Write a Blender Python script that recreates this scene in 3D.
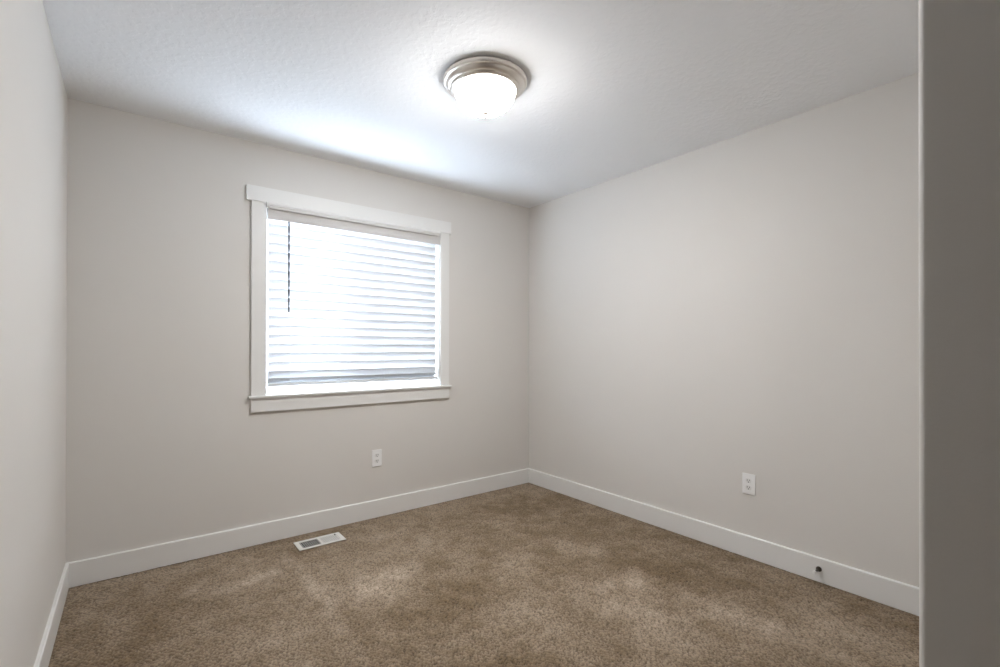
import bpy, bmesh, math, random
import numpy as np
from mathutils import Vector, Matrix

S = bpy.context.scene
for o in list(bpy.data.objects):
    bpy.data.objects.remove(o)
COL = S.collection
R = math.radians

# ------------------------------------------------------------------ camera
F_PX, YAW, PITCH, ROLL, CY = 475.29, 0.6588, 0.0032, 0.0016, 345.63
CAM = Vector((0.2582, 0.0, 1.1992))
fw = Vector((math.sin(YAW) * math.cos(PITCH), math.cos(YAW) * math.cos(PITCH), math.sin(PITCH)))
r0 = Vector((math.cos(YAW), -math.sin(YAW), 0))
u0 = r0.cross(fw)
rt = r0 * math.cos(ROLL) + u0 * math.sin(ROLL)
up = u0 * math.cos(ROLL) - r0 * math.sin(ROLL)
cd = bpy.data.cameras.new('camera')
cam = bpy.data.objects.new('camera', cd)
COL.objects.link(cam)
m = Matrix((rt, up, -fw)).transposed().to_4x4()
m.translation = CAM
cam.matrix_world = m
cd.sensor_width = 36.0
cd.sensor_fit = 'HORIZONTAL'
cd.lens = F_PX * 36.0 / 1000.0
cd.shift_y = (CY - 333.5) / 1000.0
cd.clip_start = 0.01
S.camera = cam

# ------------------------------------------------------------------ daylight and exposure
W = bpy.data.worlds.new('daylight')
S.world = W
W.use_nodes = True
nt = W.node_tree
nt.nodes.clear()
wo = nt.nodes.new('ShaderNodeOutputWorld')
bg = nt.nodes.new('ShaderNodeBackground')
tc = nt.nodes.new('ShaderNodeTexCoord')
sp = nt.nodes.new('ShaderNodeSeparateXYZ')
mr = nt.nodes.new('ShaderNodeMapRange')
cr = nt.nodes.new('ShaderNodeValToRGB')
nt.links.new(tc.outputs['Generated'], sp.inputs[0])
nt.links.new(sp.outputs['Z'], mr.inputs[0])
mr.inputs[1].default_value = -1
mr.inputs[2].default_value = 1
nt.links.new(mr.outputs[0], cr.inputs[0])
cr.color_ramp.elements[0].position = 0.44
cr.color_ramp.elements[0].color = (0.27, 0.325, 0.39, 1)
cr.color_ramp.elements[1].position = 0.56
cr.color_ramp.elements[1].color = (0.89, 1.03, 1.21, 1)
nt.links.new(cr.outputs[0], bg.inputs['Color'])
bg.inputs['Strength'].default_value = 47.0
nt.links.new(bg.outputs[0], wo.inputs[0])
LAMP = 135.0
S.view_settings.view_transform = 'Standard'
S.view_settings.look = 'None'
S.view_settings.exposure = 0.70
S.view_settings.gamma = 1.0
S.view_settings.use_curve_mapping = False

LY, HX = 0.50, -1.60      # end of the left wall, far side of the hallway
# room, metres: X along the window wall, Y into the room, Z up
H = 2.44
WX = 3.056           # right wall
DY = 3.191           # window wall
RY = -1.65           # wall behind the camera
BB, BT = 0.123, 0.014
XE, YF, BR = 1.4606, 0.2329, 0.0125      # end face, room face and corner radius of the near wall

# portal over the window opening only guides the daylight sampling
pl = bpy.data.lights.new('daylight_portal', 'AREA')
pl.shape = 'RECTANGLE'
pl.size, pl.size_y = 1.30, 1.24
pl.cycles.is_portal = True
po = bpy.data.objects.new('daylight_portal', pl)
COL.objects.link(po)
po.location = (1.5225, DY + 0.20, 1.49)
po.rotation_euler = (R(-90), 0, 0)

# ------------------------------------------------------------------ materials
def new_mat(name):
    mt = bpy.data.materials.new(name)
    mt.use_nodes = True
    return mt, mt.node_tree, mt.node_tree.nodes['Principled BSDF']

def mat(name, col, rough=0.5, metal=0.0, spec=0.5, bump=None, var=None):
    mt, t, b = new_mat(name)
    b.inputs['Base Color'].default_value = (*col, 1)
    b.inputs['Roughness'].default_value = rough
    b.inputs['Metallic'].default_value = metal
    b.inputs['Specular IOR Level'].default_value = spec
    c = t.nodes.new('ShaderNodeTexCoord')
    if var:
        n = t.nodes.new('ShaderNodeTexNoise')
        n.inputs['Scale'].default_value = var[0]
        n.inputs['Detail'].default_value = 3
        t.links.new(c.outputs['Object'], n.inputs['Vector'])
        rp = t.nodes.new('ShaderNodeValToRGB')
        rp.color_ramp.elements[0].position = 0.3
        rp.color_ramp.elements[1].position = 0.7
        rp.color_ramp.elements[0].color = (*[x * (1 - var[1]) for x in col], 1)
        rp.color_ramp.elements[1].color = (*[x * (1 + var[1]) for x in col], 1)
        t.links.new(n.outputs['Fac'], rp.inputs[0])
        t.links.new(rp.outputs[0], b.inputs['Base Color'])
    if bump:
        n = t.nodes.new('ShaderNodeTexNoise')
        n.inputs['Scale'].default_value = bump[0]
        n.inputs['Detail'].default_value = 2.5
        t.links.new(c.outputs['Object'], n.inputs['Vector'])
        bp = t.nodes.new('ShaderNodeBump')
        bp.inputs['Strength'].default_value = bump[1]
        bp.inputs['Distance'].default_value = bump[2]
        src = n.outputs['Fac']
        if len(bump) > 3:                      # flattened knock-down blobs
            rp = t.nodes.new('ShaderNodeValToRGB')
            rp.color_ramp.elements[0].position = 0.46
            rp.color_ramp.elements[1].position = 0.60
            t.links.new(src, rp.inputs[0])
            src = rp.outputs[0]
        t.links.new(src, bp.inputs['Height'])
        t.links.new(bp.outputs[0], b.inputs['Normal'])
    return mt

M = {}
M['paint'] = mat('greige_wall_paint', (0.745, 0.717, 0.682), 0.55, spec=0.35, bump=(130, 0.12, 0.002), var=(2.0, 0.008))
M['ceiling'] = mat('ceiling_paint', (0.93, 0.935, 0.945), 0.75, spec=0.25, bump=(38, 0.20, 0.003, 1), var=(3.0, 0.008))
M['trim'] = mat('white_trim_enamel', (0.83, 0.82, 0.80), 0.35, spec=0.45, bump=(60, 0.03, 0.001))
M['vinyl'] = mat('white_vinyl', (0.80, 0.80, 0.80), 0.35, bump=(90, 0.02, 0.001))
M['plate'] = mat('white_plastic', (0.92, 0.915, 0.91), 0.35, bump=(200, 0.02, 0.001))
M['socket'] = mat('socket_plastic', (0.84, 0.83, 0.82), 0.4, bump=(200, 0.02, 0.001))
M['slot'] = mat('socket_slot', (0.03, 0.03, 0.03), 0.7, bump=(200, 0.02, 0.001))
M['register'] = mat('white_enamelled_steel', (0.80, 0.79, 0.76), 0.35, bump=(150, 0.03, 0.001))
M['duct_shade_lever'] = mat('duct_shade_and_lever_black', (0.012, 0.012, 0.012), 0.8, bump=(80, 0.05, 0.001))  # black of the damper lever, and shade painted in below the louvres
M['nickel'] = mat('brushed_nickel', (0.74, 0.69, 0.64), 0.34, metal=1.0, bump=(300, 0.05, 0.0005))
M['bronze'] = mat('dark_bronze', (0.06, 0.052, 0.045), 0.4, metal=0.9, bump=(200, 0.03, 0.0005))
M['rubber'] = mat('white_rubber', (0.88, 0.87, 0.85), 0.6, bump=(200, 0.03, 0.0005))
M['wand'] = mat('clear_grey_acrylic', (0.035, 0.035, 0.038), 0.35, bump=(200, 0.02, 0.0005))
M['cord'] = mat('white_cord', (0.80, 0.80, 0.79), 0.8, bump=(900, 0.2, 0.0005))
M['valance'] = mat('white_faux_wood', (0.67, 0.65, 0.635), 0.55, spec=0.25, bump=(70, 0.03, 0.001))

# slats let some daylight through
mt, t, b = new_mat('translucent_faux_wood')
b.inputs['Base Color'].default_value = (0.70, 0.70, 0.70, 1)
b.inputs['Roughness'].default_value = 0.45
nz = t.nodes.new('ShaderNodeTexNoise'); nz.inputs['Scale'].default_value = 60
bp = t.nodes.new('ShaderNodeBump'); bp.inputs['Strength'].default_value = 0.03; bp.inputs['Distance'].default_value = 0.001
t.links.new(nz.outputs['Fac'], bp.inputs['Height']); t.links.new(bp.outputs[0], b.inputs['Normal'])
tl = t.nodes.new('ShaderNodeBsdfTranslucent'); tl.inputs[0].default_value = (0.86, 0.88, 0.90, 1)
mx = t.nodes.new('ShaderNodeMixShader'); mx.inputs[0].default_value = 0.12
t.links.new(b.outputs[0], mx.inputs[1]); t.links.new(tl.outputs[0], mx.inputs[2])
t.links.new(mx.outputs[0], t.nodes['Material Output'].inputs['Surface'])
M['slat'] = mt

# pane glass and insect screen
def see_through(name, clear, rough, col, glossy=True):
    mt, t, b = new_mat(name)
    t.nodes.remove(b)
    tr = t.nodes.new('ShaderNodeBsdfTransparent')
    g = t.nodes.new('ShaderNodeBsdfGlossy' if glossy else 'ShaderNodeBsdfDiffuse')
    g.inputs['Color'].default_value = (*col, 1)
    g.inputs['Roughness'].default_value = rough
    mx = t.nodes.new('ShaderNodeMixShader')
    mx.inputs[0].default_value = 1 - clear
    t.links.new(tr.outputs[0], mx.inputs[1]); t.links.new(g.outputs[0], mx.inputs[2])
    t.links.new(mx.outputs[0], t.nodes['Material Output'].inputs['Surface'])
    return mt
M['glass'] = see_through('window_glass', 0.86, 0.02, (0.95, 0.97, 0.97))
M['screen'] = see_through('insect_screen', 0.68, 0.5, (0.10, 0.10, 0.11), False)

# lit frosted glass bowl
mt, t, b = new_mat('lit_frosted_glass')
b.inputs['Base Color'].default_value = (0.9, 0.88, 0.84, 1)
b.inputs['Roughness'].default_value = 0.35
b.inputs['Emission Color'].default_value = (1.0, 0.988, 0.97, 1)
# the bulbs sit in the middle, so the underside of the bowl glows most and its rim least
oc = t.nodes.new('ShaderNodeTexCoord'); sx = t.nodes.new('ShaderNodeSeparateXYZ'); mr = t.nodes.new('ShaderNodeMapRange')
mr.interpolation_type = 'SMOOTHSTEP'
t.links.new(oc.outputs['Object'], sx.inputs[0]); t.links.new(sx.outputs['Z'], mr.inputs[0])
mr.inputs[1].default_value = -0.078; mr.inputs[2].default_value = -0.150
mr.inputs[3].default_value = LAMP * 0.058; mr.inputs[4].default_value = LAMP
t.links.new(mr.outputs[0], b.inputs['Emission Strength'])
M['bowl'] = mt

# carpet
mt, t, b = new_mat('taupe_carpet')
b.inputs['Roughness'].default_value = 0.95
b.inputs['Specular IOR Level'].default_value = 0.1
b.inputs['Sheen Weight'].default_value = 0.15
b.inputs['Sheen Roughness'].default_value = 0.5
at = t.nodes.new('ShaderNodeAttribute'); at.attribute_name = 'pile_lay_sheen'
at2 = t.nodes.new('ShaderNodeAttribute'); at2.attribute_name = 'yarn'
rp = t.nodes.new('ShaderNodeValToRGB')
rp.color_ramp.elements[0].color = (0.185, 0.134, 0.082, 1)
rp.color_ramp.elements[1].color = (0.47, 0.385, 0.30, 1)  # lighter tone stands for the sheen of brushed pile
rp2 = t.nodes.new('ShaderNodeValToRGB')
rp2.color_ramp.elements[0].color = (0.42, 0.39, 0.35, 1)
rp2.color_ramp.elements[1].color = (1.56, 1.56, 1.58, 1)
mm = t.nodes.new('ShaderNodeMix'); mm.data_type = 'RGBA'; mm.blend_type = 'MULTIPLY'
mm.inputs[0].default_value = 1.0
t.links.new(at.outputs['Fac'], rp.inputs[0]); t.links.new(at2.outputs['Fac'], rp2.inputs[0])
t.links.new(rp.outputs[0], mm.inputs[6]); t.links.new(rp2.outputs[0], mm.inputs[7])
t.links.new(mm.outputs[2], b.inputs['Base Color'])
M['carpet'] = mt

# ------------------------------------------------------------------ mesh helpers
def box(bm, x0, x1, y0, y1, z0, z1, bev=0.0, seg=2):
    vs = [bm.verts.new((x, y, z)) for z in (z0, z1) for y in (y0, y1) for x in (x0, x1)]
    fs = [(0, 2, 3, 1), (4, 5, 7, 6), (0, 1, 5, 4), (2, 6, 7, 3), (0, 4, 6, 2), (1, 3, 7, 5)]
    faces = [bm.faces.new([vs[i] for i in f]) for f in fs]
    if bev > 0:
        es = list({e for f in faces for e in f.edges})
        bmesh.ops.bevel(bm, geom=es, offset=bev, segments=seg, profile=0.5, affect='EDGES')

def lathe(bm, prof, n=64, mtx=Matrix()):
    rings = []
    for r, z in prof:
        if r < 1e-6:
            rings.append([bm.verts.new(mtx @ Vector((0, 0, z)))])
        else:
            rings.append([bm.verts.new(mtx @ Vector((r * math.cos(2 * math.pi * k / n), r * math.sin(2 * math.pi * k / n), z))) for k in range(n)])
    for a, c in zip(rings, rings[1:]):
        for k in range(n):
            q = [a[k % len(a)], a[(k + 1) % len(a)], c[(k + 1) % len(c)], c[k % len(c)]]
            q = list(dict.fromkeys(q))
            if len(q) > 2:
                try: bm.faces.new(q)
                except ValueError: pass

def prism(bm, pts, axis, a, b_):
    """outline pts (two coordinates) swept along axis from a to b_"""
    def P(p, s):
        if axis == 'x': return (s, p[0], p[1])
        if axis == 'y': return (p[0], s, p[1])
        return (p[0], p[1], s)
    A = [bm.verts.new(P(p, a)) for p in pts]
    B = [bm.verts.new(P(p, b_)) for p in pts]
    n = len(pts)
    bm.faces.new(A); bm.faces.new(B[::-1])
    for k in range(n):
        bm.faces.new([A[k], B[k], B[(k + 1) % n], A[(k + 1) % n]])

def tube(bm, p, q, r, n=10):
    p, q = Vector(p), Vector(q)
    d = q - p
    mtx = Matrix.Translation(p) @ d.to_track_quat('Z', 'Y').to_matrix().to_4x4()
    lathe(bm, [(0, 0), (r, 0), (r, d.length), (0, d.length)], n, mtx)

def obj(name, bm, mtl, parent=None, smooth=False, loc=None):
    bmesh.ops.recalc_face_normals(bm, faces=bm.faces[:])
    me = bpy.data.meshes.new(name)
    bm.to_mesh(me); bm.free()
    me.materials.append(mtl)
    o = bpy.data.objects.new(name, me)
    COL.objects.link(o)
    if smooth:
        for p in me.polygons: p.use_smooth = True
        if smooth != True:
            me.set_sharp_from_angle(angle=R(smooth))
    if parent: o.parent = parent
    if loc: o.location = loc
    return o

def struct(o):
    o['kind'] = 'structure'
    return o

def thing(name, label, cat, loc=(0, 0, 0), rot=(0, 0, 0), group=None):
    o = bpy.data.objects.new(name, None)
    o.empty_display_size = 0.1
    COL.objects.link(o)
    o.location = loc; o.rotation_euler = rot
    o['label'] = label; o['category'] = cat
    if group: o['group'] = group
    return o

# ------------------------------------------------------------------ room shell
T = 0.15
OX0, OX1, OZ0, OZ1 = 0.905, 2.140, 0.885, 2.082     # window opening

bm = bmesh.new()
box(bm, -T, OX0, DY, DY + T, -0.1, H)
box(bm, OX1, WX + T, DY, DY + T, -0.1, H)
box(bm, OX0, OX1, DY, DY + T, -0.1, OZ0)
box(bm, OX0, OX1, DY, DY + T, OZ1, H)
struct(obj('wall_back', bm, M['paint']))
bm = bmesh.new(); box(bm, -T, 0, LY, DY, -0.1, H); struct(obj('wall_left', bm, M['paint']))
# unlit hallway behind the camera
bm = bmesh.new(); box(bm, HX - T, HX, RY - T, LY + T, -0.1, H); box(bm, HX, -T, LY, LY + T, -0.1, H); struct(obj('wall_hallway', bm, M['paint']))
bm = bmesh.new(); box(bm, WX, WX + T, RY - T, DY, -0.1, H); struct(obj('wall_right', bm, M['paint']))
bm = bmesh.new(); box(bm, HX, WX, RY - T, RY, -0.1, H); struct(obj('wall_rear', bm, M['paint']))
bm = bmesh.new(); box(bm, HX - T, WX + T, RY - T, DY + T, H, H + 0.12); struct(obj('ceiling', bm, M['ceiling']))

# near wall with rounded drywall corners
YB = RY
pts = []
for k in range(13):
    a = R(90 + 90 * k / 12)
    pts.append((XE + BR + BR * math.cos(a), YF - BR + BR * math.sin(a)))
pts += [(XE, YB)]
pts += [(WX, YB), (WX, YF)]
bm = bmesh.new(); prism(bm, pts, 'z', -0.1, H)
struct(obj('wall_front', bm, M['paint'], smooth=40))

# baseboards
def bbprof(f):      # distance from wall, height
    return [(0, 0), (BT, 0), (BT, BB - 0.004), (BT - 0.004, BB), (0, BB)]
P0 = bbprof(0)
bm = bmesh.new(); prism(bm, [(DY - d, z) for d, z in P0], 'x', 0, WX); struct(obj('baseboard_back', bm, M['trim']))
bm = bmesh.new(); prism(bm, [(d, z) for d, z in P0], 'y', LY, DY - BT); struct(obj('baseboard_left', bm, M['trim']))
bm = bmesh.new(); prism(bm, [(WX - d, z) for d, z in P0], 'y', YF + BT, DY - BT); struct(obj('baseboard_right', bm, M['trim']))
bm = bmesh.new(); prism(bm, [(YF + d, z) for d, z in P0], 'x', XE + BR, WX); 
struct(obj('baseboard_front', bm, M['trim']))

# carpet: a tufted height field
rng = np.random.default_rng(7)
G = 0.0040
x0, x1, y0, y1 = HX - 0.01, WX + 0.01, RY, DY + 0.01
nx, ny = int((x1 - x0) / G) + 1, int((y1 - y0) / G) + 1
gx = np.linspace(x0, x1, nx); gy = np.linspace(y0, y1, ny)
X, Y = np.meshgrid(gx, gy)
def smooth_noise(cell, seed):
    g = np.random.default_rng(seed)
    a = g.random((int((y1 - y0) / cell) + 4, int((x1 - x0) / cell) + 4))
    u = (X - x0) / cell; v = (Y - y0) / cell
    iu = u.astype(int); iv = v.astype(int)
    fu = u - iu; fv = v - iv
    fu = fu * fu * (3 - 2 * fu); fv = fv * fv * (3 - 2 * fv)
    return (a[iv, iu] * (1 - fu) * (1 - fv) + a[iv, iu + 1] * fu * (1 - fv) + a[iv + 1, iu] * (1 - fu) * fv + a[iv + 1, iu + 1] * fu * fv)
tuft = rng.random((ny, nx))
blur = (tuft + np.roll(tuft, 1, 0) + np.roll(tuft, 1, 1) + np.roll(tuft, (1, 1), (0, 1))) / 4
mid = smooth_noise(0.018, 3)
rows = np.sin(2 * np.pi * (X * 0.8 + Y * 0.6 + 0.004 * smooth_noise(0.12, 8)) / 0.0145)
Z = -0.004 + 0.0065 * (tuft - 0.5) + 0.005 * (blur - 0.5) + 0.002 * (mid - 0.5) + 0.0008 * rows + 0.003 * (smooth_noise(0.3, 5) - 0.5)
# painted-in sheen where feet and the vacuum cleaner brushed the pile the other way
lay = 0.34 * smooth_noise(0.60, 11) + 0.22 * smooth_noise(0.24, 12) + 0.30 * smooth_noise(0.085, 13) + 0.25 * smooth_noise(0.045, 14)
lay = (lay - 0.555) * 0.80 + 0.23
MARKS = [  # x, y, length, width, direction, strength
    (1.24, 2.24, 0.17, 0.17, 0, 0.42), (1.44, 2.36, 0.10, 0.10, 60, 0.22), (0.98, 2.50, 0.36, 0.035, 92, 0.30), (0.97, 1.98, 0.2, 0.03, 92, 0.16),
    (0.66, 2.70, 0.16, 0.06, 10, 0.26), (0.50, 2.80, 0.08, 0.05, 60, 0.22), (0.82, 2.74, 0.12, 0.05, 10, 0.16), (1.51, 2.85, 0.10, 0.07, 0, 0.20), (1.69, 2.54, 0.20, 0.10, 20, 0.20),
    (1.99, 2.05, 0.24, 0.12, 25, 0.30), (2.31, 2.02, 0.16, 0.08, 70, 0.26), (2.42, 1.89, 0.08, 0.07, 0, 0.24), (1.68, 1.60, 0.30, 0.16, 60, 0.26),
    (2.33, 1.52, 0.13, 0.05, 40, 0.30), (2.05, 1.50, 0.20, 0.14, 40, 0.26), (2.41, 0.96, 0.30, 0.11, 100, 0.32), (2.10, 1.20, 0.20, 0.12, 60, 0.28), (2.66, 0.62, 0.20, 0.10, 90, 0.16),
    (1.39, 1.60, 0.24, 0.12, 20, 0.16), (0.20, 2.6, 0.20, 0.06, 90, 0.14), (2.63, 1.36, 0.40, 0.14, 110, -0.22), (2.45, 2.75, 0.40, 0.14, -20, -0.16),
    (0.70, 2.42, 0.20, 0.14, 0, -0.14), (1.45, 1.93, 0.14, 0.10, 20, -0.14), (1.82, 1.24, 0.12, 0.07, 40, -0.18)]
jit = smooth_noise(0.05, 21) * 1.0 + 0.5
for mx_, my_, l_, w_, an, st in MARKS:
    c, s = math.cos(R(an)), math.sin(R(an))
    a = (X - mx_) * c + (Y - my_) * s
    bq = -(X - mx_) * s + (Y - my_) * c
    lay = lay + st * np.exp(-((a / l_) ** 2 + (bq / w_) ** 2) ** 1.4) * jit
lay = np.clip(lay, 0, 1)
yarn = np.clip(0.5 + 0.75 * (tuft - 0.5) + 0.55 * (blur - 0.5) + 0.1 * (mid - 0.5) + 0.13 * rows, 0, 1)
me = bpy.data.meshes.new('floor')
nv = nx * ny
co = np.stack([X, Y, Z], -1).reshape(-1).astype(np.float32)
idx = np.arange(nv).reshape(ny, nx)
q = np.stack([idx[:-1, :-1], idx[:-1, 1:], idx[1:, 1:], idx[1:, :-1]], -1).reshape(-1).astype(np.int32)
nf = len(q) // 4
me.vertices.add(nv); me.vertices.foreach_set('co', co)
me.loops.add(len(q)); me.loops.foreach_set('vertex_index', q)
me.polygons.add(nf)
me.polygons.foreach_set('loop_start', np.arange(0, 4 * nf, 4, dtype=np.int32))
me.update(calc_edges=True)
for nme, arr in (('pile_lay_sheen', lay), ('yarn', yarn)):
    a = me.attributes.new(nme, 'FLOAT', 'POINT')
    a.data.foreach_set('value', arr.reshape(-1).astype(np.float32))
me.materials.append(M['carpet'])
fl = bpy.data.objects.new('floor', me); COL.objects.link(fl); struct(fl)

# ------------------------------------------------------------------ window
win = bpy.data.objects.new('window_1', None); COL.objects.link(win); struct(win)
win.location = ((OX0 + OX1) / 2, DY, OZ0)
def wpart(name, bm, mtl, sm=False):
    for v in bm.verts: v.co -= Vector(win.location)
    return obj(name, bm, mtl, win, smooth=sm)
CT = 0.019
SZ = 0.903
bm = bmesh.new(); box(bm, 0.797, 2.228, DY - CT - 0.004, DY, 2.082, 2.172, 0.0015); wpart('head_casing', bm, M['trim'])
bm = bmesh.new(); box(bm, 0.825, OX0 + 0.003, DY - CT, DY, SZ, 2.082, 0.0015); wpart('side_casing', bm, M['trim'])
bm = bmesh.new(); box(bm, OX1 - 0.003, 2.213, DY - CT, DY, SZ, 2.082, 0.0015); wpart('side_casing', bm, M['trim'])
bm = bmesh.new(); box(bm, 0.810, 2.228, DY - 0.036, DY, 0.8885, SZ, 0.003); box(bm, OX0 + 0.002, OX1 - 0.002, DY - 0.002, DY + 0.115, 0.886, SZ); wpart('window_stool', bm, M['trim'])
bm = bmesh.new(); box(bm, 0.825, 2.213, DY - CT, DY, 0.803, 0.8885, 0.0015); wpart('apron', bm, M['trim'])
bm = bmesh.new()
box(bm, OX0, OX0 + 0.006, DY, DY + 0.10, SZ, OZ1); box(bm, OX1 - 0.006, OX1, DY, DY + 0.10, SZ, OZ1)
box(bm, OX0 + 0.006, OX1 - 0.006, DY, DY + 0.10, OZ1 - 0.006, OZ1)
wpart('jamb', bm, M['trim'])
# vinyl slider: outer frame, two sashes, two panes, screen on the right half
FY0, FY1 = DY + 0.10, DY + 0.148
def rect_frame(bm, xa, xb, za, zb, w, ya, yb):
    box(bm, xa, xa + w, ya, yb, za, zb, 0.002); box(bm, xb - w, xb, ya, yb, za, zb, 0.002)
    box(bm, xa + w, xb - w, ya, yb, za, za + w, 0.002); box(bm, xa + w, xb - w, ya, yb, zb - w, zb, 0.002)
bm = bmesh.new(); rect_frame(bm, OX0, OX1, OZ0 + 0.004, OZ1, 0.034, FY0, FY1); wpart('window_frame', bm, M['vinyl'])
XM = 1.500
for xa, xb, ya in ((OX0 + 0.034, XM + 0.02, FY0 + 0.004), (XM - 0.02, OX1 - 0.034, FY0 + 0.024)):
    bm = bmesh.new(); rect_frame(bm, xa, xb, 0.923, OZ1 - 0.034, 0.036, ya, ya + 0.018); s = wpart('sash', bm, M['vinyl'])
    bm = bmesh.new(); box(bm, xa + 0.034, xb - 0.034, ya + 0.007, ya + 0.011, 0.957, OZ1 - 0.068); g = wpart('glass_pane', bm, M['glass'])
    g.parent = s
bm = bmesh.new(); box(bm, XM + 0.02, OX1 - 0.036, FY1 + 0.0005, FY1 + 0.0015, 0.925, OZ1 - 0.036); wpart('insect_screen', bm, M['screen'])

# ------------------------------------------------------------------ blind
bl = thing('window_blind', 'white horizontal slat blind with valance and grey wand, lowered over the bright window', 'blind', ((OX0 + OX1) / 2, DY, SZ))
def bpart(name, bm, mtl, sm=False, parent=None):
    for v in bm.verts: v.co -= Vector(bl.location)
    return obj(name, bm, mtl, parent or bl, smooth=sm)
BX0, BX1 = OX0 + 0.021, OX1 - 0.019
# valance board with a crown moulding along its top edge
VX0, VX1 = OX0 + 0.010, OX1 - 0.004
vy = DY - 0.014
bm = bmesh.new(); box(bm, VX0, VX1, vy, vy + 0.024, 1.985, 2.079, 0.001)
bpart('valance', bm, M['valance'])
yc = DY - 0.0235
prof = [(yc, 2.049), (yc - 0.006, 2.049), (yc - 0.009, 2.053), (yc - 0.010, 2.059), (yc - 0.017, 2.062), (yc - 0.0185, 2.066),
        (yc - 0.0200, 2.0720), (yc - 0.0120, 2.0840), (yc, 2.0850)]
bm = bmesh.new(); prism(bm, prof, 'x', 0.9035, 2.118)
box(bm, VX0 + 0.002, 2.116, yc - 0.001, vy + 0.001, 2.051, 2.080)
bpart('valance_moulding', bm, M['trim'])
bm = bmesh.new(); box(bm, BX0, BX1, DY + 0.004, DY + 0.060, 2.025, 2.074, 0.002); bpart('headrail', bm, M['vinyl'])
# slats: inner edge raised
SY = DY + 0.034
SW, ST, TILT = 0.0635, 0.0042, R(67)
PITCHZ = 0.0574
ZB = 0.962
NS = 18
base = bmesh.new()
n = 8
outl = []
for k in range(n + 1):
    w = -SW / 2 + SW * k / n
    outl.append((w, 0.0012 * (1 - (2 * w / SW) ** 2) + ST / 2))
for k in range(n, -1, -1):
    w = -SW / 2 + SW * k / n
    outl.append((w, 0.0012 * (1 - (2 * w / SW) ** 2) - ST / 2))
ct, st = math.cos(TILT), math.sin(TILT)
# inner edge (towards the room, -Y) is up
outl = [(w * ct + h * st, -w * st + h * ct) for w, h in outl]
prism(base, outl, 'x', BX0 - (OX0 + OX1) / 2, BX1 - (OX0 + OX1) / 2)
slat0 = obj('slat', base, M['slat'], bl, smooth=30)
zs = [ZB + 0.0575 + PITCHZ * k for k in range(NS)]
for k, z in enumerate(zs):
    o = slat0 if k == 0 else slat0.copy()
    if k:
        COL.objects.link(o); o.parent = bl
    o.location = (0, SY - DY, z - SZ)
# the lowest slat lies flatter, resting on the bottom rail
o = slat0.copy(); COL.objects.link(o); o.parent = bl
o.location = (0, SY - DY, ZB + 0.0255 - SZ); o.rotation_euler = (R(35), 0, 0)
# bottom rail
bm = bmesh.new(); box(bm, BX0, BX1, SY - 0.026, SY + 0.026, ZB - 0.010, ZB + 0.010, 0.003); bpart('bottom_rail', bm, M['slat'])
# ladder cords and their buttons
LX = [1.055, 1.375, 1.690, 1.990]
for x in LX:
    bm = bmesh.new()
    for yy in (SY - 0.0235, SY + 0.0235):
        tube(bm, (x, yy, ZB - 0.010), (x, yy, 2.03), 0.0009, 6)
    for z in zs:
        tube(bm, (x, SY - 0.0235, z - 0.004), (x, SY + 0.0235, z - 0.034 ), 0.0006, 5)
    c = bpart('ladder_cord', bm, M['cord'])
    bm = bmesh.new(); lathe(bm, [(0, 0), (0.006, 0), (0.007, 0.003), (0.005, 0.006), (0, 0.006)], 14, Matrix.Translation((x, SY - 0.014, ZB - 0.0155)))
    bpart('cord_button', bm, M['cord'], True, c)
# tilt wand
bm = bmesh.new(); tube(bm, (1.036, DY - 0.020, 1.432), (1.036, DY - 0.018, 1.984), 0.0054, 8)
wnd = bpart('tilt_wand', bm, M['wand'])
bm = bmesh.new(); lathe(bm, [(0, 0), (0.004, 0.001), (0.0048, 0.012), (0.0035, 0.030), (0, 0.030)], 10, Matrix.Translation((1.036, DY - 0.020, 1.415)))
bpart('wand_tip', bm, M['wand'], True, wnd)

# ------------------------------------------------------------------ ceiling light
LXC, LYC = 1.552, 1.786
lt = thing('ceiling_light', 'round flush ceiling light with brushed nickel rings and glowing white glass bowl', 'ceiling light', (LXC, LYC, H))
pan = [(0, 0), (0.176, 0), (0.180, -0.003), (0.185, -0.005), (0.192, -0.007), (0.194, -0.010), (0.1935, -0.018), (0.190, -0.025), (0.185, -0.027),
       (0.1815, -0.028), (0.180, -0.031), (0.177, -0.036), (0.172, -0.041), (0.166, -0.045), (0.1625, -0.046), (0.161, -0.049), (0.158, -0.053), (0.153, -0.056),
       (0.147, -0.058), (0.1435, -0.057), (0.1415, -0.053), (0.1415, -0.045), (0, -0.045)]
bm = bmesh.new(); lathe(bm, pan, 96); obj('canopy_ring', bm, M['nickel'], lt, smooth=35)
bowl = [(0.140, -0.050)]
for k in range(1, 21):
    a = R(90 * k / 20)
    bowl.append((0.140 * math.cos(a) ** 0.92 if k < 20 else 0, -0.055 - 0.097 * math.sin(a)))
bm = bmesh.new(); lathe(bm, bowl, 96); obj('glass_bowl', bm, M['bowl'], lt, smooth=True)
fin = [(0, -0.150), (0.013, -0.151), (0.0145, -0.155), (0.011, -0.160), (0.005, -0.162), (0.0035, -0.165), (0.006, -0.168), (0.0065, -0.172), (0.004, -0.176), (0, -0.178)]
bm = bmesh.new(); lathe(bm, fin, 24); obj('finial', bm, M['nickel'], lt, smooth=True)

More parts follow.
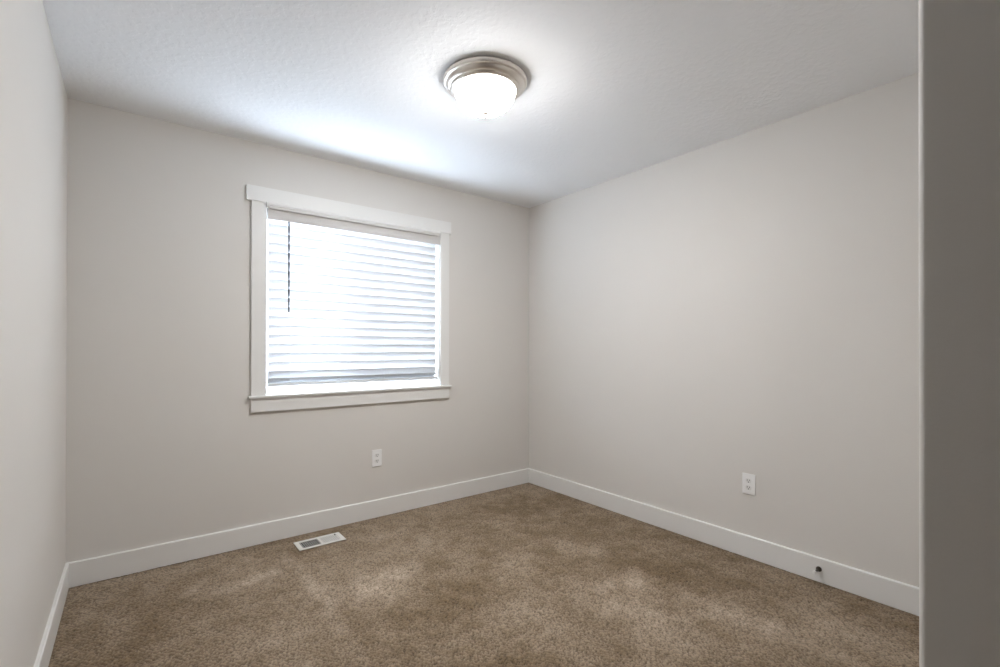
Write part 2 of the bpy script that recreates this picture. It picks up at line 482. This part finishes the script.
# ------------------------------------------------------------------ duplex outlets
def outlet(label, loc, rotz):
    """built facing -Y (plate back on the local XZ plane)"""
    t_ = thing('wall_outlet', label, 'outlet', loc, (0, 0, rotz))
    bm = bmesh.new(); box(bm, -0.036, 0.036, -0.006, 0, -0.059, 0.059, 0.0025, 3); obj('cover_plate', bm, M['plate'], t_)
    for s in (1, -1):
        bm = bmesh.new()
        pts = []
        for k in range(40):
            a = 2 * math.pi * k / 40
            pts.append((0.0165 * math.cos(a), max(-0.0125, min(0.0125, 0.0165 * math.sin(a))) + s * 0.0197))
        prism(bm, pts, 'y', -0.0080, -0.0055)
        rc = obj('receptacle', bm, M['socket'], t_)
        bm = bmesh.new()
        zc = s * 0.0197 + 0.003
        box(bm, -0.0078, -0.0052, -0.0084, -0.0078, zc - 0.0045, zc + 0.0045)
        box(bm, 0.0052, 0.0078, -0.0084, -0.0078, zc - 0.0038, zc + 0.0038)
        lathe(bm, [(0, 0.0078), (0.0028, 0.0078), (0.0028, 0.0084), (0, 0.0084)], 12, Matrix.Translation((0, 0, s * 0.0197 - 0.0075)) @ Matrix.Rotation(R(90), 4, 'X'))
        sl = obj('socket_slots', bm, M['slot'], rc)
    bm = bmesh.new(); lathe(bm, [(0, 0.0055), (0.0032, 0.0055), (0.0032, 0.0068), (0.002, 0.0074), (0, 0.0074)], 14, Matrix.Rotation(R(90), 4, 'X'))
    obj('screw', bm, M['plate'], t_, smooth=30)
outlet('white duplex outlet on the window wall, low below the window', (1.628, DY, 0.415), 0)
outlet('white duplex outlet on the right-hand wall, higher up and left of the door stop', (WX, 1.281, 0.418), R(-90))

# ------------------------------------------------------------------ floor register
RX0, RX1, RY0, RY1 = 1.039, 1.316, 2.925, 3.064
rg = thing('floor_register', 'white metal floor vent with louvres set in the brown carpet under the window', 'floor vent', ((RX0 + RX1) / 2, (RY0 + RY1) / 2, 0.0))
hx, hy = (RX1 - RX0) / 2, (RY1 - RY0) / 2
ox, oy, zt = hx - 0.027, hy - 0.020, 0.006
bm = bmesh.new()
def bevbar(xa, xb, ya, yb): box(bm, xa, xb, ya, yb, 0.001, zt, 0.002)
bevbar(-hx, hx, -hy, -oy); bevbar(-hx, hx, oy, hy)
bevbar(-hx, -ox, -oy - 0.002, oy + 0.002); bevbar(ox, hx, -oy - 0.002, oy + 0.002); bevbar(-0.006, 0.006, -oy - 0.002, oy + 0.002)
obj('frame', bm, M['register'], rg)
bm = bmesh.new(); box(bm, -ox - 0.004, ox + 0.004, -oy - 0.004, oy + 0.004, -0.0005, 0.0012); obj('duct_shade_plate', bm, M['duct_shade_lever'], rg)  # thin black plate painted as the shade of an opening below
for sgn in (-1, 1):
    bm = bmesh.new()
    nl = 9
    a0 = -ox if sgn < 0 else 0.006
    step = (ox - 0.006) / nl
    for k in range(nl):
        xc = a0 + step * (k + 0.5)
        lean = -0.0013 if sgn < 0 else 0.0017
        hw = 0.0013 if sgn < 0 else 0.0019
        prism(bm, [(xc - lean - hw, 0.0018), (xc - lean + hw, 0.0018), (xc + lean + hw, zt - 0.001), (xc + lean - hw, zt - 0.001)], 'y', -oy - 0.001, oy + 0.001)
    obj('louver_bank', bm, M['register'], rg)
bm = bmesh.new(); box(bm, ox - 0.010, ox - 0.004, oy - 0.014, oy - 0.002, 0.004, zt + 0.003, 0.001); obj('damper_lever', bm, M['duct_shade_lever'], rg)

# ------------------------------------------------------------------ door stop
ds = thing('door_stop', 'small dark metal door stop with pale rubber tip screwed to right-hand baseboard', 'door stop', (WX - BT, 0.926, 0.0665), (0, 0, 0))
rot = Matrix.Rotation(R(-90), 4, 'Y')
bm = bmesh.new(); lathe(bm, [(0, 0), (0.0130, 0), (0.0130, 0.004), (0.011, 0.009), (0.0075, 0.013), (0.0065, 0.016), (0, 0.016)], 24, rot); obj('mounting_base', bm, M['bronze'], ds, smooth=35)
bm = bmesh.new(); lathe(bm, [(0, 0.010), (0.0058, 0.010), (0.0050, 0.035), (0.0055, 0.052), (0.0075, 0.056), (0, 0.056)], 20, rot); obj('rod', bm, M['bronze'], ds, smooth=35)
bm = bmesh.new(); lathe(bm, [(0, 0.055), (0.0088, 0.055), (0.0094, 0.060), (0.0085, 0.068), (0.006, 0.070), (0, 0.070)], 20, rot); obj('rubber_tip', bm, M['rubber'], ds, smooth=35)
